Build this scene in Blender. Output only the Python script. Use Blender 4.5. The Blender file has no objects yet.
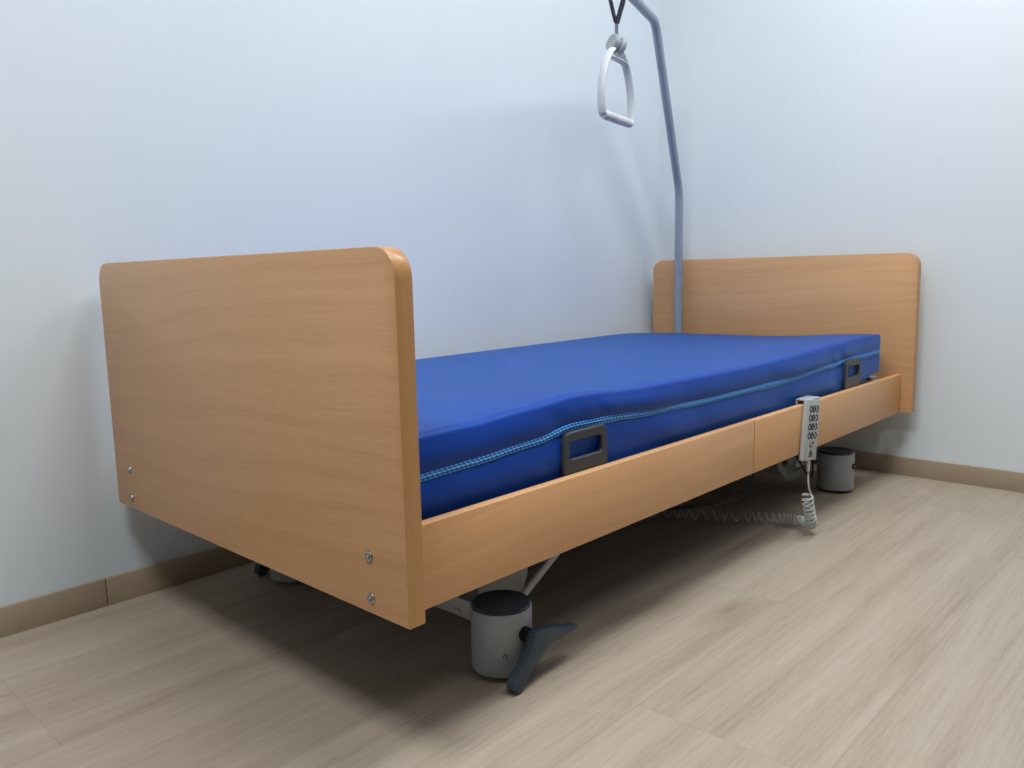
import bpy, bmesh, math, random
from mathutils import Vector, Matrix
random.seed(7)
scene = bpy.context.scene
COL = scene.collection
V = Vector

# ------------------------------------------------------------------ materials
def new_mat(name):
    m = bpy.data.materials.new(name); m.use_nodes = True
    nt = m.node_tree; nt.nodes.clear()
    out = nt.nodes.new('ShaderNodeOutputMaterial')
    b = nt.nodes.new('ShaderNodeBsdfPrincipled')
    nt.links.new(b.outputs[0], out.inputs[0])
    return m, nt, b

class G:
    """small node graph helper"""
    def __init__(s, nt): s.nt = nt
    def n(s, t, **kw):
        nd = s.nt.nodes.new(t)
        for k, v in kw.items(): setattr(nd, k, v)
        return nd
    def l(s, a, b): s.nt.links.new(a, b)
    def math(s, op, a, b=None, c=None):
        nd = s.n('ShaderNodeMath', operation=op)
        for i, x in enumerate((a, b, c)):
            if x is None: continue
            if isinstance(x, (int, float)): nd.inputs[i].default_value = x
            else: s.l(x, nd.inputs[i])
        return nd.outputs[0]
    def comb(s, x, y, z):
        nd = s.n('ShaderNodeCombineXYZ')
        for i, v in enumerate((x, y, z)):
            if isinstance(v, (int, float)): nd.inputs[i].default_value = v
            else: s.l(v, nd.inputs[i])
        return nd.outputs[0]
    def noise(s, vec, scale, detail=3, rough=.55, dist=0):
        nd = s.n('ShaderNodeTexNoise'); s.l(vec, nd.inputs['Vector'])
        nd.inputs['Scale'].default_value = scale; nd.inputs['Detail'].default_value = detail
        nd.inputs['Roughness'].default_value = rough; nd.inputs['Distortion'].default_value = dist
        return nd.outputs['Fac']
    def ramp(s, fac, stops):
        nd = s.n('ShaderNodeValToRGB'); s.l(fac, nd.inputs[0])
        cr = nd.color_ramp
        while len(cr.elements) < len(stops): cr.elements.new(.5)
        for e, (p, c) in zip(cr.elements, stops):
            e.position = p; e.color = (*c, 1)
        return nd.outputs[0]
    def mix(s, fac, a, b, mode='MIX'):
        nd = s.n('ShaderNodeMix', data_type='RGBA', blend_type=mode)
        if isinstance(fac, (int, float)): nd.inputs[0].default_value = fac
        else: s.l(fac, nd.inputs[0])
        for i, x in ((6, a), (7, b)):
            if isinstance(x, tuple): nd.inputs[i].default_value = (*x, 1)
            else: s.l(x, nd.inputs[i])
        return nd.outputs[2]
    def bump(s, h, strength, dist, bsdf):
        nd = s.n('ShaderNodeBump'); nd.inputs['Strength'].default_value = strength
        nd.inputs['Distance'].default_value = dist
        s.l(h, nd.inputs['Height']); s.l(nd.outputs[0], bsdf.inputs['Normal'])
    def xyz(s, kind='Object'):
        tc = s.n('ShaderNodeTexCoord'); sp = s.n('ShaderNodeSeparateXYZ')
        s.l(tc.outputs[kind], sp.inputs[0]); return tc.outputs[kind], sp.outputs

def plain(name, col, rough=.5, metal=0., var=.06, scale=30., bump=0., spec=.5, coat=0.):
    m, nt, b = new_mat(name); g = G(nt)
    vec, _ = g.xyz()
    f = g.noise(vec, scale, 3)
    c = g.ramp(f, [(.3, tuple(x * (1 - var) for x in col)), (.7, tuple(min(1, x * (1 + var)) for x in col))])
    g.l(c, b.inputs['Base Color'])
    b.inputs['Roughness'].default_value = rough; b.inputs['Metallic'].default_value = metal
    b.inputs['Specular IOR Level'].default_value = spec
    b.inputs['Coat Weight'].default_value = coat
    if bump: g.bump(g.noise(vec, scale * 8, 2), bump, .001, b)
    return m

def wood(name, axis, c_lo, c_hi, rough=.42, cathedral=1.0, tilt=0.0):
    """beech laminate, grain running along the given object axis"""
    m, nt, b = new_mat(name); g = G(nt)
    vec, o = g.xyz()
    oi = g.n('ShaderNodeObjectInfo'); rnd = g.math('MULTIPLY', oi.outputs['Random'], 37.)
    al = {'x': o[0], 'y': o[1], 'z': o[2]}[axis]
    if axis == 'z': ac, th = g.math('ADD', o[0], o[1]), 0.
    elif axis == 'x': ac, th = o[2], o[1]
    else: ac, th = o[2], o[0]
    ac = g.math('ADD', ac, g.math('MULTIPLY', al, tilt))
    alr = g.math('ADD', al, rnd)
    warp = g.noise(g.comb(g.math('MULTIPLY', alr, 1.3), g.math('MULTIPLY', ac, 4.), th), 1., 2, .5)
    acw = g.math('ADD', ac, g.math('MULTIPLY', warp, .16 * cathedral))
    bands = g.noise(g.comb(g.math('MULTIPLY', alr, .5), g.math('MULTIPLY', acw, 42.), 0.), 1., 4, .62)
    fine = g.noise(g.comb(g.math('MULTIPLY', alr, 5.), g.math('MULTIPLY', acw, 230.), 0.), 1., 3, .6)
    fleck = g.noise(g.comb(g.math('MULTIPLY', alr, 70.), g.math('MULTIPLY', acw, 900.), 0.), 1., 1, .5)
    fac = g.math('ADD', g.math('MULTIPLY', bands, .65), g.math('MULTIPLY', fine, .35))
    c = g.ramp(fac, [(.30, c_lo), (.50, tuple((a + d) / 2 for a, d in zip(c_lo, c_hi))), (.72, c_hi)])
    fl = g.ramp(fleck, [(.60, (1, 1, 1)), (.74, (.84, .80, .76))])
    c = g.mix(.7, c, fl, 'MULTIPLY')
    cloud = g.noise(g.comb(g.math('MULTIPLY', alr, 1.5), g.math('MULTIPLY', ac, 5.), 3.), 1., 2)
    c = g.mix(1., c, g.ramp(cloud, [(.3, (.93, .92, .91)), (.7, (1.0, 1.0, 1.0))]), 'MULTIPLY')
    g.l(c, b.inputs['Base Color'])
    b.inputs['Roughness'].default_value = rough
    b.inputs['Specular IOR Level'].default_value = .4
    g.bump(fine, .05, .0006, b)
    return m

def floor_mat():
    m, nt, b = new_mat('oak_vinyl_planks'); g = G(nt)
    vec, o = g.xyz('Object')
    PW, PL = .31, 1.5
    r = g.math('DIVIDE', g.math('ADD', o[1], .11), PW)
    row = g.math('FLOOR', r); fr = g.math('SUBTRACT', r, row)
    off = g.math('ADD', g.math('ADD', g.math('MULTIPLY', row, .658), .945),
                 g.math('MULTIPLY', g.math('MULTIPLY', row, row), .11))
    q = g.math('DIVIDE', g.math('SUBTRACT', o[0], off), PL)
    idx = g.math('FLOOR', q); fq = g.math('SUBTRACT', q, idx)
    wn = g.n('ShaderNodeTexWhiteNoise', noise_dimensions='2D')
    g.l(g.comb(row, idx, 0.), wn.inputs['Vector'])
    rv = wn.outputs['Value']
    sh = g.math('MULTIPLY', rv, 50.)
    xx = g.math('ADD', o[0], sh); yy = g.math('ADD', o[1], g.math('MULTIPLY', sh, 1.7))
    warp = g.noise(g.comb(g.math('MULTIPLY', xx, 1.6), g.math('MULTIPLY', yy, 6.), 0.), 1., 3, .5)
    yw = g.math('ADD', yy, g.math('MULTIPLY', warp, .06))
    yf = g.math('ADD', yy, g.math('MULTIPLY', warp, .022))
    broad = g.noise(g.comb(g.math('MULTIPLY', xx, .9), g.math('MULTIPLY', yw, 13.), 0.), 1., 3, .55)
    fine = g.noise(g.comb(g.math('MULTIPLY', xx, 4.), g.math('MULTIPLY', yf, 120.), 0.), 1., 4, .65)
    cerus = g.noise(g.comb(g.math('MULTIPLY', xx, 20.), g.math('MULTIPLY', yf, 420.), 0.), 1., 2, .6)
    fac = g.math('ADD', g.math('MULTIPLY', broad, .47), g.math('ADD', g.math('MULTIPLY', fine, .31), g.math('MULTIPLY', cerus, .22)))
    c = g.ramp(fac, [(.33, (.300, .240, .178)), (.48, (.405, .334, .256)), (.64, (.480, .408, .323))])
    # knots
    vo = g.n('ShaderNodeTexVoronoi'); vo.inputs['Scale'].default_value = 1.25
    g.l(g.comb(g.math('MULTIPLY', xx, 1.1), g.math('MULTIPLY', yw, 3.4), 0.), vo.inputs['Vector'])
    kn = g.ramp(vo.outputs['Distance'], [(.02, (.50, .40, .32)), (.07, (.80, .74, .69)), (.20, (1, 1, 1))])
    kn = g.mix(g.math('ADD', .25, g.math('MULTIPLY', fine, .9)), (1., 1., 1.), kn)
    c = g.mix(1., c, kn, 'MULTIPLY')
    tone = g.ramp(rv, [(0., (.90, .885, .865)), (.5, (1., 1., 1.)), (1., (1.05, 1.055, 1.06))])
    c = g.mix(1., c, tone, 'MULTIPLY')
    # joints
    ey = g.math('MULTIPLY', g.math('MINIMUM', fr, g.math('SUBTRACT', 1., fr)), PW)
    ex = g.math('MULTIPLY', g.math('MINIMUM', fq, g.math('SUBTRACT', 1., fq)), PL)
    e = g.math('MINIMUM', ex, ey)
    seam = g.math('LESS_THAN', e, .0009)
    c = g.mix(g.math('MULTIPLY', seam, .28), c, (.20, .16, .125))
    g.l(c, b.inputs['Base Color'])
    b.inputs['Roughness'].default_value = .46
    b.inputs['Specular IOR Level'].default_value = .35
    g.bump(g.math('ADD', g.math('MULTIPLY', cerus, .5), g.math('MULTIPLY', g.math('SUBTRACT', 1., seam), 1.)), .12, .0012, b)
    return m

def wall_mat(name, col):
    m, nt, b = new_mat(name); g = G(nt)
    vec, o = g.xyz()
    f = g.noise(vec, 1.3, 3)
    c = g.ramp(f, [(.3, tuple(x * .975 for x in col)), (.7, col)])
    g.l(c, b.inputs['Base Color'])
    b.inputs['Roughness'].default_value = .62
    b.inputs['Specular IOR Level'].default_value = .35
    h = g.math('ADD', g.noise(vec, 160., 2), g.math('MULTIPLY', g.noise(vec, 9., 3), 1.2))
    g.bump(h, .04, .0015, b)
    return m

def mattress_mat():
    m, nt, b = new_mat('blue_mattress_cover'); g = G(nt)
    vec, o = g.xyz()
    f = g.noise(vec, 5., 3)
    c = g.ramp(f, [(.3, (.006, .042, .30)), (.7, (.008, .049, .33))])
    g.l(c, b.inputs['Base Color'])
    b.inputs['Roughness'].default_value = .46
    b.inputs['Specular IOR Level'].default_value = .36; b.inputs['Specular Tint'].default_value = (.2, .5, 1., 1)
    b.inputs['Sheen Weight'].default_value = .7
    b.inputs['Sheen Roughness'].default_value = .30
    b.inputs['Sheen Tint'].default_value = (.17, .50, 1., 1)
    h1 = g.noise(g.comb(g.math('MULTIPLY', o[0], 16.), g.math('MULTIPLY', o[1], 8.), g.math('MULTIPLY', o[2], 22.)), 1., 4, .5, .6)
    g.bump(h1, .16, .005, b)
    return m

def zip_mat():
    m, nt, b = new_mat('light_blue_zip'); g = G(nt)
    vec, o = g.xyz()
    s = g.math('SINE', g.math('MULTIPLY', g.math('ADD', g.math('ADD', o[0], o[1]), g.math('MULTIPLY', o[2], .8)), 620.))
    c = g.ramp(g.math('ADD', g.math('MULTIPLY', s, .5), .5), [(.25, (.018, .13, .50)), (.7, (.10, .46, .95))])
    g.l(c, b.inputs['Base Color']); b.inputs['Roughness'].default_value = .4
    g.bump(s, .5, .001, b)
    return m

WL, WH = (.60, .328, .155), (.735, .425, .213)
WXL, WXH = (.67, .360, .165), (.80, .455, .222)  # same beech, lighter: light missing on the rails is put into the colour
M = dict(
    floor=floor_mat(),
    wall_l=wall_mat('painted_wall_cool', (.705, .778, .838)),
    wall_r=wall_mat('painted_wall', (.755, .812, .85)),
    base=wood('brown_baseboard_strip', 'x', (.37, .29, .205), (.48, .385, .275), .5, .3),
    base_y=wood('brown_baseboard_strip_head', 'y', (.37, .29, .205), (.48, .385, .275), .5, .3),
    wood_y=wood('beech_board', 'y', WL, WH, .36, .8, .05),
    wood_x=wood('beech_rail', 'x', WXL, WXH, .36, .4, -.03),
    edge=wood('beech_edge_band', 'z', (.47, .235, .088), (.57, .31, .125), .3, .2),
    mattress=mattress_mat(), zip=zip_mat(),
    plate=plain('dark_grey_plastic', (.035, .040, .048), .38, bump=.1),
    navy=plain('navy_plastic', (.022, .030, .045), .38, bump=.1),
    pedal=plain('blue_grey_plastic', (.034, .052, .072), .45, bump=.15),
    hood=plain('grey_plastic_hood', (.36, .39, .415), .40, bump=.08),
    black=plain('black_rubber', (.010, .010, .011), .75, spec=.25),
    steel=plain('grey_powder_coat', (.42, .43, .43), .42, .15),
    dsteel=plain('dark_grey_powder_coat', (.12, .125, .13), .45, .1),
    pole=plain('grey_blue_lacquered_tube', (.30, .355, .44), .33, .15, spec=.6),
    screw=plain('bright_steel', (.40, .39, .37), .38, 1.),
    hole=plain('dark_recess', (.02, .02, .02), .7),
    white=plain('off_white_plastic', (.46, .49, .49), .35),
    cable=plain('pale_grey_cable', (.50, .53, .52), .4),
    grip=plain('pale_grey_grip', (.58, .62, .65), .35),
    reel=plain('mid_grey_reel', (.33, .37, .40), .42),
    web=plain('dark_purple_webbing', (.022, .018, .045), .7, scale=300, bump=.6),
    sleeve=plain('grey_webbing', (.13, .145, .19), .6, scale=200, bump=.4),
    icon=plain('black_print', (.012, .012, .012), .6),
    mark=plain('embossed_grey_mark', (.06, .06, .07), .6),
)

# ------------------------------------------------------------------ mesh helpers
def bm_new(): return bmesh.new()

def add_box(bm, lo, hi, bevel=0., seg=2, rot=None, pivot=None):
    lo, hi = V(lo), V(hi)
    r = bmesh.ops.create_cube(bm, size=1.)
    vs = r['verts']
    c = (lo + hi) / 2; d = hi - lo
    for v in vs: v.co = V((v.co.x * d.x, v.co.y * d.y, v.co.z * d.z)) + c
    if bevel:
        es = list({e for v in vs for e in v.link_edges})
        rr = bmesh.ops.bevel(bm, geom=es, offset=bevel, segments=seg, profile=.5, affect='EDGES')
        vs = list({v for v in rr['verts']} | {v for v in vs if v.is_valid})
    if rot is not None:
        p = V(pivot) if pivot is not None else c
        allv = set(vs)
        for v in allv:
            if v.is_valid: v.co = rot @ (v.co - p) + p
    return vs

def add_tube(bm, pts, rad, seg=12, caps=True, flat=None, ref=None):
    """sweep a circle (or ellipse when flat=(r1,r2)) along pts with parallel transport"""
    pts = [V(p) for p in pts]; n = len(pts)
    rads = rad if isinstance(rad, (list, tuple)) else [rad] * n
    T = []
    for i in range(n):
        a = pts[max(i - 1, 0)]; b = pts[min(i + 1, n - 1)]
        T.append((b - a).normalized())
    if ref is None: ref = V((0, 0, 1)) if abs(T[0].z) < .9 else V((0, 1, 0))
    N = (ref - T[0] * ref.dot(T[0])).normalized()
    rings = []
    for i in range(n):
        if i:
            N = (N - T[i] * N.dot(T[i])).normalized()
        B = T[i].cross(N)
        ring = []
        for k in range(seg):
            a = 2 * math.pi * k / seg
            r1, r2 = (rads[i], rads[i]) if flat is None else flat
            ring.append(bm.verts.new(pts[i] + N * (math.cos(a) * r1) + B * (math.sin(a) * r2)))
        rings.append(ring)
    for i in range(n - 1):
        for k in range(seg):
            bm.faces.new((rings[i][k], rings[i][(k + 1) % seg], rings[i + 1][(k + 1) % seg], rings[i + 1][k]))
    if caps:
        bm.faces.new(rings[0][::-1]); bm.faces.new(rings[-1])

def add_lathe(bm, prof, center, axis='z', seg=48, cap=True):
    c = V(center); rings = []
    for r, h in prof:
        ring = []
        for k in range(seg):
            a = 2 * math.pi * k / seg
            if axis == 'z': p = V((r * math.cos(a), r * math.sin(a), h))
            elif axis == 'y': p = V((r * math.cos(a), h, r * math.sin(a)))
            else: p = V((h, r * math.cos(a), r * math.sin(a)))
            ring.append(bm.verts.new(c + p))
        rings.append(ring)
    for i in range(len(rings) - 1):
        for k in range(seg):
            bm.faces.new((rings[i][k], rings[i][(k + 1) % seg], rings[i + 1][(k + 1) % seg], rings[i + 1][k]))
    if cap:
        bm.faces.new(rings[0][::-1]); bm.faces.new(rings[-1])

def add_prism(bm, poly, fn, t0, t1, bevel=0.):
    """extrude a 2-D polygon; fn(u, v, t) -> point"""
    a = [bm.verts.new(fn(u, v, t0)) for u, v in poly]
    b = [bm.verts.new(fn(u, v, t1)) for u, v in poly]
    n = len(poly)
    fs = [bm.faces.new(a[::-1]), bm.faces.new(b)]
    for i in range(n):
        fs.append(bm.faces.new((a[i], a[(i + 1) % n], b[(i + 1) % n], b[i])))
    if bevel:
        bmesh.ops.recalc_face_normals(bm, faces=fs)
        rim = [e for f in fs[:2] for e in f.edges]
        bmesh.ops.bevel(bm, geom=rim, offset=bevel, segments=2, profile=.5, affect='EDGES')

def fillet(pts, rads, n=10):
    """round the inner corners of a polyline"""
    pts = [V(p) for p in pts]; out = [pts[0]]
    for i in range(1, len(pts) - 1):
        p, a, b = pts[i], pts[i - 1], pts[i + 1]
        r = rads[i - 1]
        pa = p + (a - p).normalized() * r; pb = p + (b - p).normalized() * r
        for k in range(n + 1):
            t = k / n
            out.append((1 - t) ** 2 * pa + 2 * t * (1 - t) * p + t * t * pb)
    out.append(pts[-1]); return out

def catmull(pts, n=8):
    pts = [V(p) for p in pts]; P = [2 * pts[0] - pts[1]] + pts + [2 * pts[-1] - pts[-2]]
    out = []
    for i in range(1, len(P) - 2):
        p0, p1, p2, p3 = P[i - 1:i + 3]
        for k in range(n):
            t = k / n
            out.append(.5 * ((2 * p1) + (-p0 + p2) * t + (2 * p0 - 5 * p1 + 4 * p2 - p3) * t * t + (-p0 + 3 * p1 - 3 * p2 + p3) * t ** 3))
    out.append(pts[-1]); return out

WORLD = {}
def obj(name, bm, mats, parent=None, smooth=True, angle=35., kind=None, label=None, origin=None):
    """bm is in world coordinates; the object's origin goes to its centre"""
    bmesh.ops.recalc_face_normals(bm, faces=bm.faces)
    if origin is None:
        lo = V([min(v.co[i] for v in bm.verts) for i in range(3)])
        hi = V([max(v.co[i] for v in bm.verts) for i in range(3)])
        origin = (lo + hi) / 2
    origin = V(origin)
    for v in bm.verts: v.co -= origin
    if smooth:
        for f in bm.faces: f.smooth = True
        lim = math.radians(angle)
        for e in bm.edges:
            if len(e.link_faces) == 2: e.smooth = e.calc_face_angle(0) < lim
    me = bpy.data.meshes.new(name); bm.to_mesh(me); bm.free()
    if not isinstance(mats, (list, tuple)): mats = [mats]
    for m in mats: me.materials.append(m)
    o = bpy.data.objects.new(name, me); COL.objects.link(o)
    WORLD[o] = origin
    if parent is not None:
        o.parent = parent; o.location = origin - WORLD[parent]
    else: o.location = origin
    if kind: o['kind'] = kind
    if label: o['label'] = label
    return o

def thing(name, label, cat, loc, group=None):
    o = bpy.data.objects.new(name, None); COL.objects.link(o)
    o.empty_display_size = .1
    o.location = loc; WORLD[o] = V(loc)
    o['label'] = label; o['category'] = cat
    if group: o['group'] = group
    return o

def copy_part(o, parent, delta):
    c = o.copy(); COL.objects.link(c); c.parent = parent
    WORLD[c] = WORLD[o] + delta
    c.location = WORLD[c] - WORLD[parent]
    for ch in list(o.children): copy_part(ch, c, delta)
    return c

def lerp_tab(tab, x):
    if x <= tab[0][0]: return tab[0][1]
    for (a, va), (b, vb) in zip(tab, tab[1:]):
        if x <= b:
            t = (x - a) / (b - a); t = t * t * (3 - 2 * t)
            return va + (vb - va) * t
    return tab[-1][1]

# ------------------------------------------------------------------ the room
YW, XW = 1.0414, 2.2445         # wall planes (side wall, head wall)
X0, Y0, ZC = -3.2, -3.4, 2.75
bm = bm_new(); add_box(bm, (X0, Y0, -.05), (XW + .1, YW + .1, 0)); obj('floor', bm, M['floor'], kind='structure', smooth=False, origin=(0, 0, 0))
bm = bm_new(); add_box(bm, (X0, YW, 0), (XW, YW + .1, ZC)); obj('wall_left', bm, M['wall_l'], kind='structure', smooth=False)
bm = bm_new(); add_box(bm, (XW, Y0, 0), (XW + .1, YW + .1, ZC)); obj('wall_right', bm, M['wall_r'], kind='structure', smooth=False)
HB = .0637
bm = bm_new(); add_box(bm, (X0, YW - .01, 0), (-.0335, YW, HB), .0015); obj('baseboard_left', bm, M['base'], kind='structure')
bm = bm_new(); add_box(bm, (-.0315, YW - .01, 0), (XW - .0102, YW, HB), .0015); obj('baseboard_left', bm, M['base'], kind='structure')
bm = bm_new(); add_box(bm, (XW - .01, Y0, 0), (XW, YW, HB), .0015); obj('baseboard_right', bm, M['base_y'], kind='structure')

# ------------------------------------------------------------------ the bed
bed = thing('hospital_bed', 'low adjustable care bed with beech footboard, headboard and side rails on grey castors', 'bed', (1.07, .5, 0))

def board(name, x0, x1, z0, z1, r=.042, ya=0.):
    poly = [(ya, z0), (1, z0)]
    for k in range(9):
        a = math.pi / 2 * k / 8
        poly.append((1 - r + r * math.cos(a), z1 - r + r * math.sin(a)))
    for k in range(9):
        a = math.pi / 2 + math.pi / 2 * k / 8
        poly.append((ya + r + r * math.cos(a), z1 - r + r * math.sin(a)))
    bm = bm_new()
    add_prism(bm, poly, lambda u, v, t: V((t, u, v)), x0, x1, .0016)
    for f in bm.faces:
        f.normal_update()
        if abs(f.normal.x) < .5: f.material_index = 1
    return obj(name, bm, [M['wood_y'], M['edge']], bed)

footboard = board('footboard', 0, .0304, .2401, .7647)
headboard = board('headboard', 2.1415, 2.1722, .2369, .7614, .042, -.005)

def screw_at(y, z):
    bm = bm_new()
    add_lathe(bm, [(.0001, -.0042), (.0028, -.0042), (.0034, -.003), (.0034, -.0025), (.0060, -.0034), (.0080, -.0024), (.0088, 0), (.0088, .002)], (0, y, z), 'x', 24)
    s = obj('screw', bm, M['screw'], footboard)
    bm = bm_new(); add_lathe(bm, [(.0033, -.00435), (.0033, -.0038)], (0, y, z), 'x', 6)
    obj('screw_socket', bm, M['hole'], s) if False else bm.free()
    return s
s0 = screw_at(.084, .326)
for y, z in ((.084, .263), (.9245, .325), (.9255, .263)):
    copy_part(s0, footboard, V((0, y - .084, z - .326)))
for s in list(footboard.children): s['label'] = 'bright steel screw head'

# side rails: two sections each side
YR = .0315
def rail(xa, xb, y0):
    bm = bm_new(); add_box(bm, (xa, y0, .2418), (xb, y0 + .019, .3785), .0014, 2)
    for v in bm.verts: v.co.z -= .0005 + .0055 * v.co.x / 2.14 + (.0085 if v.co.z > .3 else 0)
    for f in bm.faces:
        f.normal_update()
        if abs(f.normal.y) < .7 and abs(f.normal.z) < .9: f.material_index = 1
    return obj('side_rail', bm, [M['wood_x'], M['edge']], bed)
for y0 in (YR, 1 - YR - .019):
    rail(.0306, 1.0888, y0); rail(1.0908, 2.1413, y0)

# mattress platform with cross slats, hidden below the mattress
bm = bm_new()
for y in (.075, .895): add_box(bm, (.06, y, .325), (2.08, y + .03, .352), .003)
for i in range(14): add_box(bm, (.08 + i * .15, .09, .349), (.14 + i * .15, .91, .3600), .002)
obj('mattress_platform', bm, M['steel'], bed)
bm = bm_new()
for y in (.14, .83): add_box(bm, (.09, y, .285), (2.09, y + .03, .333), .003)
for x in (.09, 1.05, 2.05): add_box(bm, (x, .141, .287), (x + .04, .859, .331), .003)
obj('lifting_frame', bm, M['dsteel'], bed)

# retaining plates that stand beside the mattress
def holder(xa, xb, zb, zt, y0=.0535, y1=.0615):
    w = xb - xa
    def rr(u0, u1, v0, v1, r, n=6):
        P = []
        for cx, cy, a0 in ((u1 - r, v1 - r, 0), (u0 + r, v1 - r, 90), (u0 + r, v0 + r, 180), (u1 - r, v0 + r, 270)):
            for k in range(n + 1):
                a = math.radians(a0 + 90 * k / n); P.append((cx + r * math.cos(a), cy + r * math.sin(a)))
        return P
    bm = bm_new()
    O = rr(xa, xb, zb, zt, .020); I = rr(xa + .017, xb - .017, zt - .050, zt - .019, .006)
    n = len(O)
    def ring(P, y): return [bm.verts.new((u, y, v)) for u, v in P]
    cx, cz = (xa + xb) / 2, (zb + zt) / 2
    O2 = rr(xa + .0025, xb - .0025, zb + .0025, zt - .0025, .0175); I2 = rr(xa + .0145, xb - .0145, zt - .0525, zt - .0165, .0085)
    of, om, ob_ = ring(O2, y0), ring(O, y0 + .0025), ring(O, y1)
    jf, jm, jb = ring(I2, y0), ring(I, y0 + .0025), ring(I, y1)
    for A, B in ((of, om), (om, ob_), (ob_, jb), (jb, jm), (jm, jf), (jf, of)):
        for i in range(n):
            bm.faces.new((A[i], A[(i + 1) % n], B[(i + 1) % n], B[i]))
    add_box(bm, (xa + .02, y0 + .003, .333), (xb - .02, y1, zb + .01), .001)
    h = obj('mattress_retainer', bm, M['plate'], bed)
    h['label'] = 'dark grey loop bracket holding the mattress'
    return h
h1 = holder(.407, .536, .350, .4435)
h2 = copy_part(h1, bed, V((1.300, 0, .003)))
h2.scale.x = .96
for h in (h1, h2): copy_part(h, bed, V((0, .885, 0)))

# castors: hood with cap, wheels, brake pedal
def caster(xc, yc):
    bm = bm_new()
    R = .0565
    add_lathe(bm, [(R - .006, .0125), (R - .001, .011), (R, .0135), (R, .1245), (R - .0008, .126), (R - .003, .1262), (R - .003, .09)], (xc, yc, 0), 'z', 64)
    c = obj('castor', bm, M['hood'], bed)
    bm = bm_new()
    add_lathe(bm, [(R - .0034, .115), (R - .0034, .130), (R - .0045, .1325), (R - .008, .133), (R - .011, .1315), (.02, .1300), (.0002, .1296)], (xc, yc, 0), 'z', 64)
    obj('hood_cap', bm, M['navy'], c, label='dark navy cap on top of the hood')
    for s in (-1, 1):
        bm = bm_new()
        add_lathe(bm, [(.012, -.012), (.040, -.012), (.046, -.008), (.047, 0), (.046, .008), (.040, .012), (.012, .012)], (xc, yc + s * .022, .047), 'y', 40)
        obj('wheel', bm, M['black'], c)
    return c
def brake_hub(c, xc, yc, deep):
    bm = bm_new()
    prof = [(.011, -.010), (.013, -.009), (.013, .006)] if deep else [(.008, -.0012), (.010, -.0008), (.010, .006)]
    add_lathe(bm, prof, (xc, yc - .0575, .0865), 'y', 24)
    obj('brake_hub', bm, M['black'], c, label='black brake hub on the hood side')
XC1, XC2, YC = .336, 1.91, .15
c1 = caster(XC1, YC)
c2 = copy_part(c1, bed, V((XC2 - XC1, 0, 0)))
c3 = copy_part(c1, bed, V((0, .70, 0)))
c4 = copy_part(c1, bed, V((XC2 - XC1, .70, 0)))
brake_hub(c1, XC1, YC, True); brake_hub(c3, XC1, YC + .70, True)
brake_hub(c2, XC2, YC, False)

def pedal(par, mirror=False):
    """two-armed rocking pedal in the plane of the bed side"""
    bm = bm_new()
    hub = (.345, .083); t1 = (.450, .068); t2 = (.283, .008)
    W0, W1 = .017, .0085
    poly = [(hub[0] - .013, hub[1] + .010), (hub[0] + .004, hub[1] + .014), (hub[0] + .03, hub[1] + .010),
            (t1[0] - .02, t1[1] + .007), (t1[0], t1[1] + .004), (t1[0] + .003, t1[1] + .001), (t1[0] - .003, t1[1] - .002), (t1[0] - .04, t1[1] - .006), (hub[0] + .030, hub[1] - .019),
            (hub[0] + .010, hub[1] - .030), (t2[0] + .035, t2[1] + .020), (t2[0] + .014, t2[1] - .003), (t2[0] + .001, t2[1] - .005), (t2[0] - .008, t2[1] + .004),
            (t2[0] - .004, t2[1] + .020), (hub[0] - .028, hub[1] - .022)]
    ys = (.062, .084)
    add_prism(bm, poly, lambda u, v, t: V((u, t, v)), ys[0], ys[1], .003)
    p = obj('brake_pedal', bm, M['pedal'], par, label='blue grey two-armed brake pedal')
    return p
pd = pedal(c1)
pd2 = pd.copy(); COL.objects.link(pd2); pd2.parent = c3
WORLD[pd2] = WORLD[pd] + V((0, .852, 0)); pd2.location = WORLD[pd2] - WORLD[c3]
bm = bm_new(); add_lathe(bm, [(.004, -.0035), (.004, -.001)], (XC2, YC - .0575, .0865), 'y', 6)
obj('hex_pin', bm, M['screw'], c2)
# tiny embossed mark on the hood that faces the viewer
def on_hood(xc, yc, ang, z): return V((xc + .0568 * math.cos(ang), yc + .0568 * math.sin(ang), z))
a0 = math.radians(-132)
bm = bm_new()
for k, (da, z0, z1) in enumerate(((-.03, .050, .058), (.05, .047, .055))):
    add_tube(bm, [on_hood(XC1, YC, a0 + da, z0), on_hood(XC1, YC, a0 + da + .05, z1)], .0011, 6)
obj('maker_mark', bm, M['mark'], c1)

# chassis and lifting gear
def beam(x):
    bm = bm_new(); add_box(bm, (x - .02, .196, .091), (x + .02, .804, .1285), .004)
    add_box(bm, (x - .024, .222, .098), (x - .0195, .238, .106), .001)
    b = obj('chassis_beam', bm, M['steel'], bed); return b
beam(.322); beam(1.924)
bm = bm_new(); add_box(bm, (.34, .205, .066), (.352, .214, .09), .002)
obj('chassis_tab', bm, M['white'], bed)
bm = bm_new()
for y in (.36, .60): add_box(bm, (.342, y, .095), (1.904, y + .04, .127), .003)
obj('chassis_spine', bm, M['dsteel'], bed)
def column(xa, xb, flip):
    bm = bm_new()
    poly = [(xa, .30), (xa, .066), (xb - .016, .066), (xb, .10), (xb, .30)]
    if flip: poly = [(xa + xb - u, v) for u, v in poly]
    add_prism(bm, poly, lambda u, v, t: V((u, t, v)), .26, .32, .003)
    return obj('lifting_column', bm, M['steel'], bed)
column(.385, .533, False); column(1.74, 1.86, True)
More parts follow.
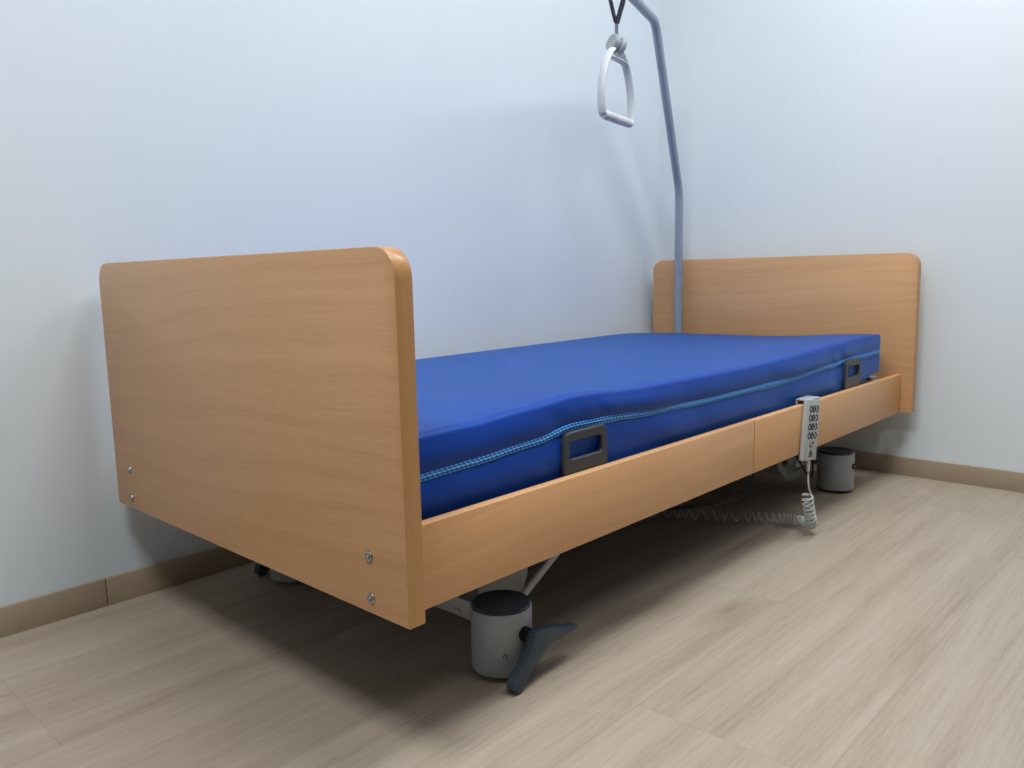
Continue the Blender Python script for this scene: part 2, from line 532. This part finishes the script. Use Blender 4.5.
for a, b, m in (((.418, .17, .112), (.80, .17, .325), 'steel'), ((.400, .83, .112), (.78, .83, .325), 'steel')):
    bm = bm_new(); add_tube(bm, [a, b], .0075, 10, flat=(.0095, .005)); obj('lifting_strut', bm, M[m], bed)
bm = bm_new()
add_tube(bm, fillet([(1.52, .20, .29), (1.60, .20, .125), (1.66, .20, .083), (1.80, .20, .085)], (.03, .03), 6), .012, 10, flat=(.016, .008))
add_box(bm, (1.66, .20, .12), (1.75, .25, .31), .006)
obj('lifting_arm', bm, M['dsteel'], bed)
bm = bm_new(); add_box(bm, (1.0, .42, .19), (1.24, .56, .283), .012, 3); obj('motor_box', bm, M['plate'], bed)
bm = bm_new(); add_tube(bm, [(.55, .49, .16), (1.02, .49, .235)], .022, 16); obj('actuator_tube', bm, M['dsteel'], bed)

# ------------------------------------------------------------------ mattress
matt = None
TOPN = [(.03, .490), (.085, .494), (.203, .495), (.326, .501), (.46, .5075), (.68, .497), (.963, .494), (1.2, .493), (1.376, .495), (1.55, .500), (1.697, .505), (1.9, .506), (2.026, .504)]
ZIP = [(.03, .425), (.073, .427), (.194, .430), (.338, .437), (.45, .449), (.53, .4475), (.72, .438), (.955, .432), (1.321, .431), (1.654, .440), (1.75, .447), (2.019, .4455)]
XA, XB, YA, YB, ZB0 = .038, 2.026, .0635, .932, .361
def side_noise(x, z):
    s = 0.
    for f, a, ph in ((9, .0016, .3), (17, .0011, 1.7), (31, .0007, 2.9)):
        s += a * math.sin(f * x + 23 * z + ph)
    for xc in (.40, .53, 1.69):
        s += .0014 * math.exp(-((x - xc) / .05) ** 2) * math.sin(70 * (x - xc) + 60 * (z - .44))
    return s
def section(x):
    """closed loop of (y, z): near side up, across the top, far side down, bottom"""
    zt = lerp_tab(TOPN, x); u_ = max(0., min(1., (x - 1.75) / .25)); ZB = ZB0 + .022 * u_ * u_; rc = .020 * (1 - .7 * u_); rz = .012 * (1 - .7 * u_); zz = lerp_tab(ZIP, x); zf = .486 + .006 * (x / 2.) - .012 * u_ * u_
    if x > 1.85: zmid = .484
    else: zmid = .489
    P = []
    for k in range(9):                                  # lower near side to the zip
        t = k / 8; z = ZB + (zz - ZB) * t
        P.append((YA + .004 * (1 - math.sin(math.pi * t)) + side_noise(x, z) * math.sin(math.pi * t), z))
    for k in range(1, 9):                               # upper near side
        t = k / 8; z = zz + (zt - rz - zz) * t
        P.append((YA + .004 - .007 * (1 - .7 * u_) * math.sin(math.pi * t * .9) + side_noise(x, z) * math.sin(math.pi * t), z))
    y_e = P[-1][0]
    for k in range(1, 6):                               # crest
        a = math.pi / 2 * k / 5
        P.append((y_e + rc * (1 - math.cos(a)), zt - rz + rz * math.sin(a)))
    y1 = P[-1][0]; ye = YB - .016
    for k in range(1, 26):
        t = k / 25; y = y1 + (ye - y1) * t
        if t < .5: s = t / .5; s = s * s * (3 - 2 * s); z = zt + (zmid - zt) * s
        else: s = (t - .5) / .5; s = s * s * (3 - 2 * s); z = zmid + (zf - zmid) * s
        z += .0015 * math.sin(5 * x + 4 * y) * math.sin(math.pi * t)
        P.append((y, z))
    for k in range(1, 6):
        a = math.pi / 2 * k / 5
        P.append((ye + .016 * math.sin(a), zf - .012 * (1 - math.cos(a))))
    for k in range(1, 9):
        t = k / 8; P.append((YB + .004 * math.sin(math.pi * t), zf - .012 + (ZB - zf + .012) * t))
    return P
bm = bm_new(); rings = []
NX = 150
xs = [XA + (XB - XA) * i / NX for i in range(NX + 1)]
for i, x in enumerate(xs):
    rings.append([bm.verts.new((x, y, z)) for y, z in section(x)])
n = len(rings[0])
for i in range(NX):
    for k in range(n):
        bm.faces.new((rings[i][k], rings[i][(k + 1) % n], rings[i + 1][(k + 1) % n], rings[i + 1][k]))
ends = []
for ring, sgn in ((rings[0], -1), (rings[-1], 1)):
    prev = ring
    for dx, sc in ((.002, .998), (.003, .992)):
        cy = .5; cz = .44
        cur = [bm.verts.new((v.co.x + sgn * dx, cy + (v.co.y - cy) * (1 - (1 - sc) * .35), cz + (v.co.z - cz) * (1 - (1 - sc) * 2.6))) for v in ring]
        for k in range(n):
            bm.faces.new((prev[k], prev[(k + 1) % n], cur[(k + 1) % n], cur[k]))
        prev = cur
    bm.faces.new(prev)
matt = obj('mattress', bm, M['mattress'], None, angle=60)
matt['label'] = 'royal blue wipe-clean foam mattress with light blue side zip lying on the bed'
matt['category'] = 'mattress'
# zip: two cords and a toothed tape running along the near side and round the head end
bm = bm_new()
def zpt(x, dz, dy=0.):
    return V((x, YA + .0035 - dy + .0, lerp_tab(ZIP, x) + dz))
path = [x for x in xs]
for dz, r, dy in ((.0045, .0016, .001), (-.0045, .0014, .001), (0., .0022, .0012)):
    pts = [zpt(x, dz, dy) for x in path] + [V((XB + .010, YA + .006, ZIP[-1][1] + dz))] + [V((XB + .010, y, ZIP[-1][1] + dz - .004)) for y in (.2, .5, .8, .93)]
    add_tube(bm, pts, r, 8)
# tape
tp = []
for x in path:
    tp.append((bm.verts.new(zpt(x, .0075, .0004)), bm.verts.new(zpt(x, -.0085, .0004))))
for a, b in zip(tp, tp[1:]): bm.faces.new((a[0], b[0], b[1], a[1]))
zo = obj('zip', bm, M['zip'], matt, label='light blue zip along the mattress side')

# ------------------------------------------------------------------ lifting pole
pole = thing('lifting_pole', 'bent grey blue steel lifting pole rising beside the headboard', 'lifting pole', (2.108, .862, .24))
bm = bm_new()
pp = fillet([(2.108, .862, .24), (2.108, .860, 1.018), (1.782, .759, 1.560), (1.13, .575, 1.595)], (.05, .038), 12)
add_tube(bm, pp, .0155, 20)
obj('tube', bm, M['pole'], pole)
bm = bm_new(); add_lathe(bm, [(.0001, 0), (.0175, 0), (.0175, .03), (.0001, .03)], (0, 0, 0), 'x', 20)
rot = (V((1.13, .575, 1.595)) - V((1.775, .763, 1.556))).to_track_quat('X', 'Z').to_matrix()
for v in bm.verts: v.co = rot @ v.co + V((1.135, .5765, 1.5947))
obj('end_cap', bm, M['black'], pole)
bm = bm_new(); add_lathe(bm, [(.019, .27), (.024, .272), (.024, .398), (.019, .40)], (2.108, .862, 0), 'z', 24)
obj('pole_socket', bm, M['dsteel'], bed)

# ------------------------------------------------------------------ trapeze handle
U = V((math.cos(math.radians(11.4)), math.sin(math.radians(11.4)), 0))       # along the grip
Nn = V((-U.y, U.x, 0))
C0 = V((1.376, .630, 1.177))                                                  # middle of the grip bar
trap = thing('trapeze_handle', 'pale grey triangular grab handle hanging from dark strap on the lifting pole', 'grab handle', tuple(C0 + V((0, 0, .39))))
def L(u, z, n=0.): return C0 + U * u + Nn * n + V((0, 0, z))
bm = bm_new()
prof = [L(-.092, -.006), L(-.103, .004), L(-.107, .030), L(-.105, .070), L(-.093, .115), L(-.074, .150), L(-.050, .176), L(-.030, .190)]
add_tube(bm, catmull(prof, 6), .011, 16, flat=(.0125, .0065), ref=Nn)
add_tube(bm, catmull([C0 + U * -2 * (p - C0).dot(U) + (p - C0) for p in prof], 6), .011, 16, flat=(.0125, .0065), ref=Nn)
add_tube(bm, [L(-.060, .163), L(-.045, .167), L(.045, .167), L(.060, .163)], .006, 16, flat=(.0115, .0055), ref=Nn)
hb = obj('handle_bow', bm, M['grip'], trap)
bm = bm_new()
bar = []; rad = []
for k in range(73):
    t = k / 72; u = -.098 + .196 * t
    bar.append(L(u, -.003)); rad.append(.0118 + (.0022 * abs(math.sin(t * math.pi * 11)) if .06 < t < .94 else 0))
add_tube(bm, bar, rad, 16)
obj('grip', bm, M['grip'], trap, label='ribbed pale grey grip bar', angle=50)
# adjuster reel: two discs on an axle
bm = bm_new()
for s in (-1, 1):
    rings_ = [(.0001, -.009), (.023, -.009), (.0255, -.0065), (.0255, .0065), (.023, .009), (.0001, .009)]
    b2 = bm_new(); add_lathe(b2, rings_, (0, 0, 0), 'x', 32)
    ax = V((math.cos(math.radians(-16)), math.sin(math.radians(-16)), -.30)).normalized(); ay = V((0, 0, 1)).cross(ax).normalized()
    R3 = Matrix((ax, ay, ax.cross(ay))).transposed()
    for v in b2.verts: v.co = R3 @ (v.co + V((s * .0125, 0, 0))) + C0 + V((0, 0, .209))
    me = bpy.data.meshes.new('tmp'); b2.to_mesh(me); b2.free(); bm.from_mesh(me); bpy.data.meshes.remove(me)
add_tube(bm, [L(0, .209) - ax * .01, L(0, .209) + ax * .01], .017, 20)
add_tube(bm, [L(0, .175), L(0, .205)], .008, 12)
reel = obj('strap_reel', bm, M['reel'], trap, label='grey strap adjuster reel with two discs')
# strap: sleeve, then a loop round the pole's arm
arm_dir = (V((1.13, .575, 1.595)) - V((1.775, .763, 1.556))).normalized()
arm0 = V((1.775, .763, 1.556))
tt = (C0.x - arm0.x) / arm_dir.x
armP = arm0 + arm_dir * tt
bm = bm_new(); add_tube(bm, [L(0, .225), L(.002, .285)], .006, 10, flat=(.003, .008))
obj('strap_sleeve', bm, M['sleeve'], trap)
loop = [L(0, .270, .0015), L(0, .300, .010), L(0, .345, .021)]
top = [armP + Nn * .022 + V((0, 0, -.008)), armP + Nn * .015 + V((0, 0, .0135)), armP + V((0, 0, .0195)), armP + Nn * -.015 + V((0, 0, .0135)), armP + Nn * -.022 + V((0, 0, -.008))]
loop += top + [L(0, .345, -.024), L(0, .300, -.012), L(0, .270, -.0015)]
bm = bm_new(); add_tube(bm, catmull(loop, 6), .006, 12, flat=(.015, .003), ref=U)
obj('strap', bm, M['web'], trap, label='dark purple webbing strap looped over the pole')

# ------------------------------------------------------------------ hand control
hc = thing('hand_control', 'pale grey wired bed remote hooked on the near side rail with coiled cable', 'remote control', (1.35, .018, .225))
XL, XR, ZT, ZBt = 1.360, 1.446, .378, .215
rotH = Matrix.Rotation(math.radians(7), 3, 'Y')
piv = V((1.403, .025, .376))
bm = bm_new()
add_box(bm, (XL, .0185, ZBt), (XR, .0305, ZT), .0035, 3)
for v in bm.verts: v.co = rotH @ (v.co - piv) + piv
body = obj('remote_body', bm, M['white'], hc)
bm = bm_new()
add_box(bm, (XL + .010, .0195, .3755), (XR - .004, .0555, .3800), .0015)
add_box(bm, (XL + .010, .0520, .355), (XR - .004, .0555, .3800), .0015)
obj('hook', bm, M['white'], hc, label='white hook over the rail')
def rb(fn_pts, t=.0006):
    return fn_pts
def key_tri(bm, u, z, s, up):
    sg = 1 if up else -1
    poly = [(u - s, z - sg * s * .6), (u + s, z - sg * s * .6), (u, z + sg * s * .8)]
    add_prism(bm, poly, lambda a, b, t: V((a, t, b)), .0180, .0188)
def key_bed(bm, u, z, s, k):
    # little bed pictogram: base line, raised back, raised knees
    add_prism(bm, [(u - s, z - s * .5), (u + s, z - s * .5), (u + s, z - s * .2), (u - s, z - s * .2)], lambda a, b, t: V((a, t, b)), .0180, .0188)
    if k in (0, 2): add_prism(bm, [(u - s, z - s * .1), (u - s * .75, z - s * .1), (u - s * .1, z + s * .75), (u - s * .4, z + s * .8)], lambda a, b, t: V((a, t, b)), .0180, .0188)
    if k in (1, 2): add_prism(bm, [(u, z - s * .1), (u + s * .3, z - s * .1), (u + s * .7, z + s * .6), (u + s * .4, z + s * .7)], lambda a, b, t: V((a, t, b)), .0180, .0188)
    if k == 3: add_prism(bm, [(u - s * .2, z - s * .1), (u + s * .2, z - s * .1), (u + s * .2, z + s * .7), (u - s * .2, z + s * .7)], lambda a, b, t: V((a, t, b)), .0180, .0188)
KX = 1.405
def tilt_keys(bm):
    for v in bm.verts: v.co = rotH @ (v.co - piv) + piv
for k in range(4):
    z = .352 - k * .0235
    bm = bm_new()
    for u, a0, a1 in ((KX - .0185, 0, 360), (KX + .0015, 0, 360), (KX + .020, -110, 110)):
        arc = [V((u + .0078 * math.cos(math.radians(a)), .0183, z + .0072 * math.sin(math.radians(a)))) for a in range(a0, a1 + 1, 20)]
        add_tube(bm, arc, .0022, 6, flat=(.0024, .0010), ref=(V((0, 1, 0)).cross((arc[1] - arc[0]).normalized())))
    add_prism(bm, [(KX - .012, z - .0010), (KX + .018, z - .0010), (KX + .018, z + .0015), (KX - .012, z + .0015)], lambda a, b, t: V((a, t, b)), .0180, .0188)
    tilt_keys(bm); obj('key_row', bm, M['icon'], body, smooth=False)
z = .352 - 4 * .0235 + .001
bm = bm_new(); key_bed(bm, KX - .002, z - .003, .0105, 0); key_tri(bm, KX + .010, z + .003, .006, True)
tilt_keys(bm); obj('key_row', bm, M['icon'], body, smooth=False)
bm = bm_new(); key_tri(bm, KX, z - .022, .011, True)
add_prism(bm, [(KX - .014, z - .0335), (KX + .014, z - .0335), (KX + .014, z - .0305), (KX - .014, z - .0305)], lambda a, b, t: V((a, t, b)), .0180, .0188)
tilt_keys(bm); obj('key_row', bm, M['icon'], body, smooth=False)
# cable
p0 = rotH @ (V((1.408, .0245, ZBt)) - piv) + piv
bm = bm_new()
add_tube(bm, [p0 + V((0, 0, .004)), p0 + V((0, 0, -.030))], [.006, .0042], 12)
obj('cable_boot', bm, M['cable'], hc)
bm = bm_new()
lead = catmull([p0, p0 + V((.002, 0, -.035)), (1.388, .02, .14), (1.402, .014, .112), (1.408, .014, .106), (1.400, .020, .118)], 8)
axis_pts = catmull([(1.380, .022, .122), (1.386, .020, .095), (1.398, .020, .065), (1.416, .022, .038), (1.440, .040, .026), (1.462, .075, .021), (1.452, .130, .019), (1.402, .220, .019), (1.345, .310, .019), (1.300, .390, .020), (1.27, .45, .022)], 24)
# arc-length resample
acc = [0.]
for a, b in zip(axis_pts, axis_pts[1:]): acc.append(acc[-1] + (b - a).length)
TOT = acc[-1]
def at(s):
    for i in range(len(acc) - 1):
        if s <= acc[i + 1]:
            t = (s - acc[i]) / max(1e-9, acc[i + 1] - acc[i]); return axis_pts[i].lerp(axis_pts[i + 1], t)
    return axis_pts[-1]
coil = []; s = 0.; ph = 0.
Np = V((0, 1, 0)); step = 2 * math.pi / 14
while s < TOT:
    p = at(s); T = (at(min(TOT, s + .004)) - at(max(0, s - .004))).normalized()
    Np = (Np - T * Np.dot(T)).normalized(); B = T.cross(Np)
    rr_ = .0135
    coil.append(p + Np * math.cos(ph) * rr_ + B * math.sin(ph) * rr_)
    if s < .095: pitch = .0135
    elif s < .20: pitch = .0105
    else: pitch = .0095 + .020 * min(1, (s - .20) / .12) + .009 * math.sin(s * 60) * min(1, (s - .21) / .1)
    s += pitch / 14; ph += step
add_tube(bm, lead + coil, .0024, 6)
obj('coiled_cable', bm, M['cable'], hc, label='pale coiled cable trailing under the bed')

# ------------------------------------------------------------------ black power cord below the rail
bm = bm_new()
cord = catmull([(1.215, .14, .33), (1.225, .12, .25), (1.226, .10, .196), (1.199, .10, .167), (1.150, .10, .150), (1.10, .105, .155), (1.03, .13, .155), (.93, .2, .16), (.9, .35, .20), (1.03, .44, .235)], 8)
add_tube(bm, cord, .0036, 8)
obj('motor_cable', bm, M['black'], bed)
bm = bm_new()
cord = catmull([(1.60, .19, .34), (1.62, .17, .20), (1.66, .15, .12), (1.70, .145, .085), (1.725, .15, .12), (1.735, .17, .20), (1.74, .19, .30)], 8)
add_tube(bm, cord, .0032, 8)
obj('motor_cable', bm, M['black'], bed)

# ------------------------------------------------------------------ light
def area(name, loc, size, power, col=(1, 1, 1), tgt=None, sy=None):
    ld = bpy.data.lights.new(name, 'AREA'); ld.shape = 'RECTANGLE'; ld.size = size; ld.size_y = sy or size
    ld.energy = power; ld.color = col
    o = bpy.data.objects.new(name, ld); COL.objects.link(o); o.location = loc
    d = (V(tgt) - V(loc)) if tgt else V((0, 0, -1))
    o.rotation_euler = d.to_track_quat('-Z', 'Y').to_euler()
    return o
COOL = (.95, .98, 1.)
area('ceiling_panel', (1.65, -.35, 2.7), .75, 23, COOL)
area('ceiling_panel', (.45, -.66, 2.7), .65, 26, COOL)
area('ceiling_panel', (-.92, -.30, 2.7), .6, 36, COOL)
area('ceiling_panel', (.9, .3, 2.7), .6, 7.5, COOL)  # panel added over the bed to brighten the mattress top
area('side_fill', (-3.0, -.2, 1.9), 1.6, 3, COOL, (0, .3, .6), 1.0)  # weak fill added from the foot side, no window known there

w = bpy.data.worlds.new('room_ambient'); scene.world = w; w.use_nodes = True
bg = w.node_tree.nodes['Background']
g = G(w.node_tree); vec, o = g.xyz('Generated')
f = g.ramp(o[2], [(.0, (.07, .073, .076)), (.55, (.12, .125, .13)), (.9, (.78, .83, .88)), (1., (.85, .90, .95))])
g.l(f, bg.inputs[0]); bg.inputs[1].default_value = .35

# ------------------------------------------------------------------ camera
yaw, pit, rol = (math.radians(a) for a in (43.114, -7.8881, -1.283))
fw = V((math.cos(yaw) * math.cos(pit), math.sin(yaw) * math.cos(pit), math.sin(pit)))
rt = V((math.sin(yaw), -math.cos(yaw), 0)); up = rt.cross(fw)
rt2 = rt * math.cos(rol) + up * math.sin(rol); up2 = -rt * math.sin(rol) + up * math.cos(rol)
cd = bpy.data.cameras.new('camera'); cam = bpy.data.objects.new('camera', cd); COL.objects.link(cam)
cam.matrix_world = Matrix(((rt2.x, up2.x, -fw.x, -.6677), (rt2.y, up2.y, -fw.y, -.8297), (rt2.z, up2.z, -fw.z, .7262), (0, 0, 0, 1)))
cd.sensor_width = 36.; cd.lens = 804.149 / 1024 * 36; cd.clip_start = .02
scene.camera = cam
scene.view_settings.view_transform = 'Standard'
scene.view_settings.look = 'None'
scene.view_settings.exposure = 0.
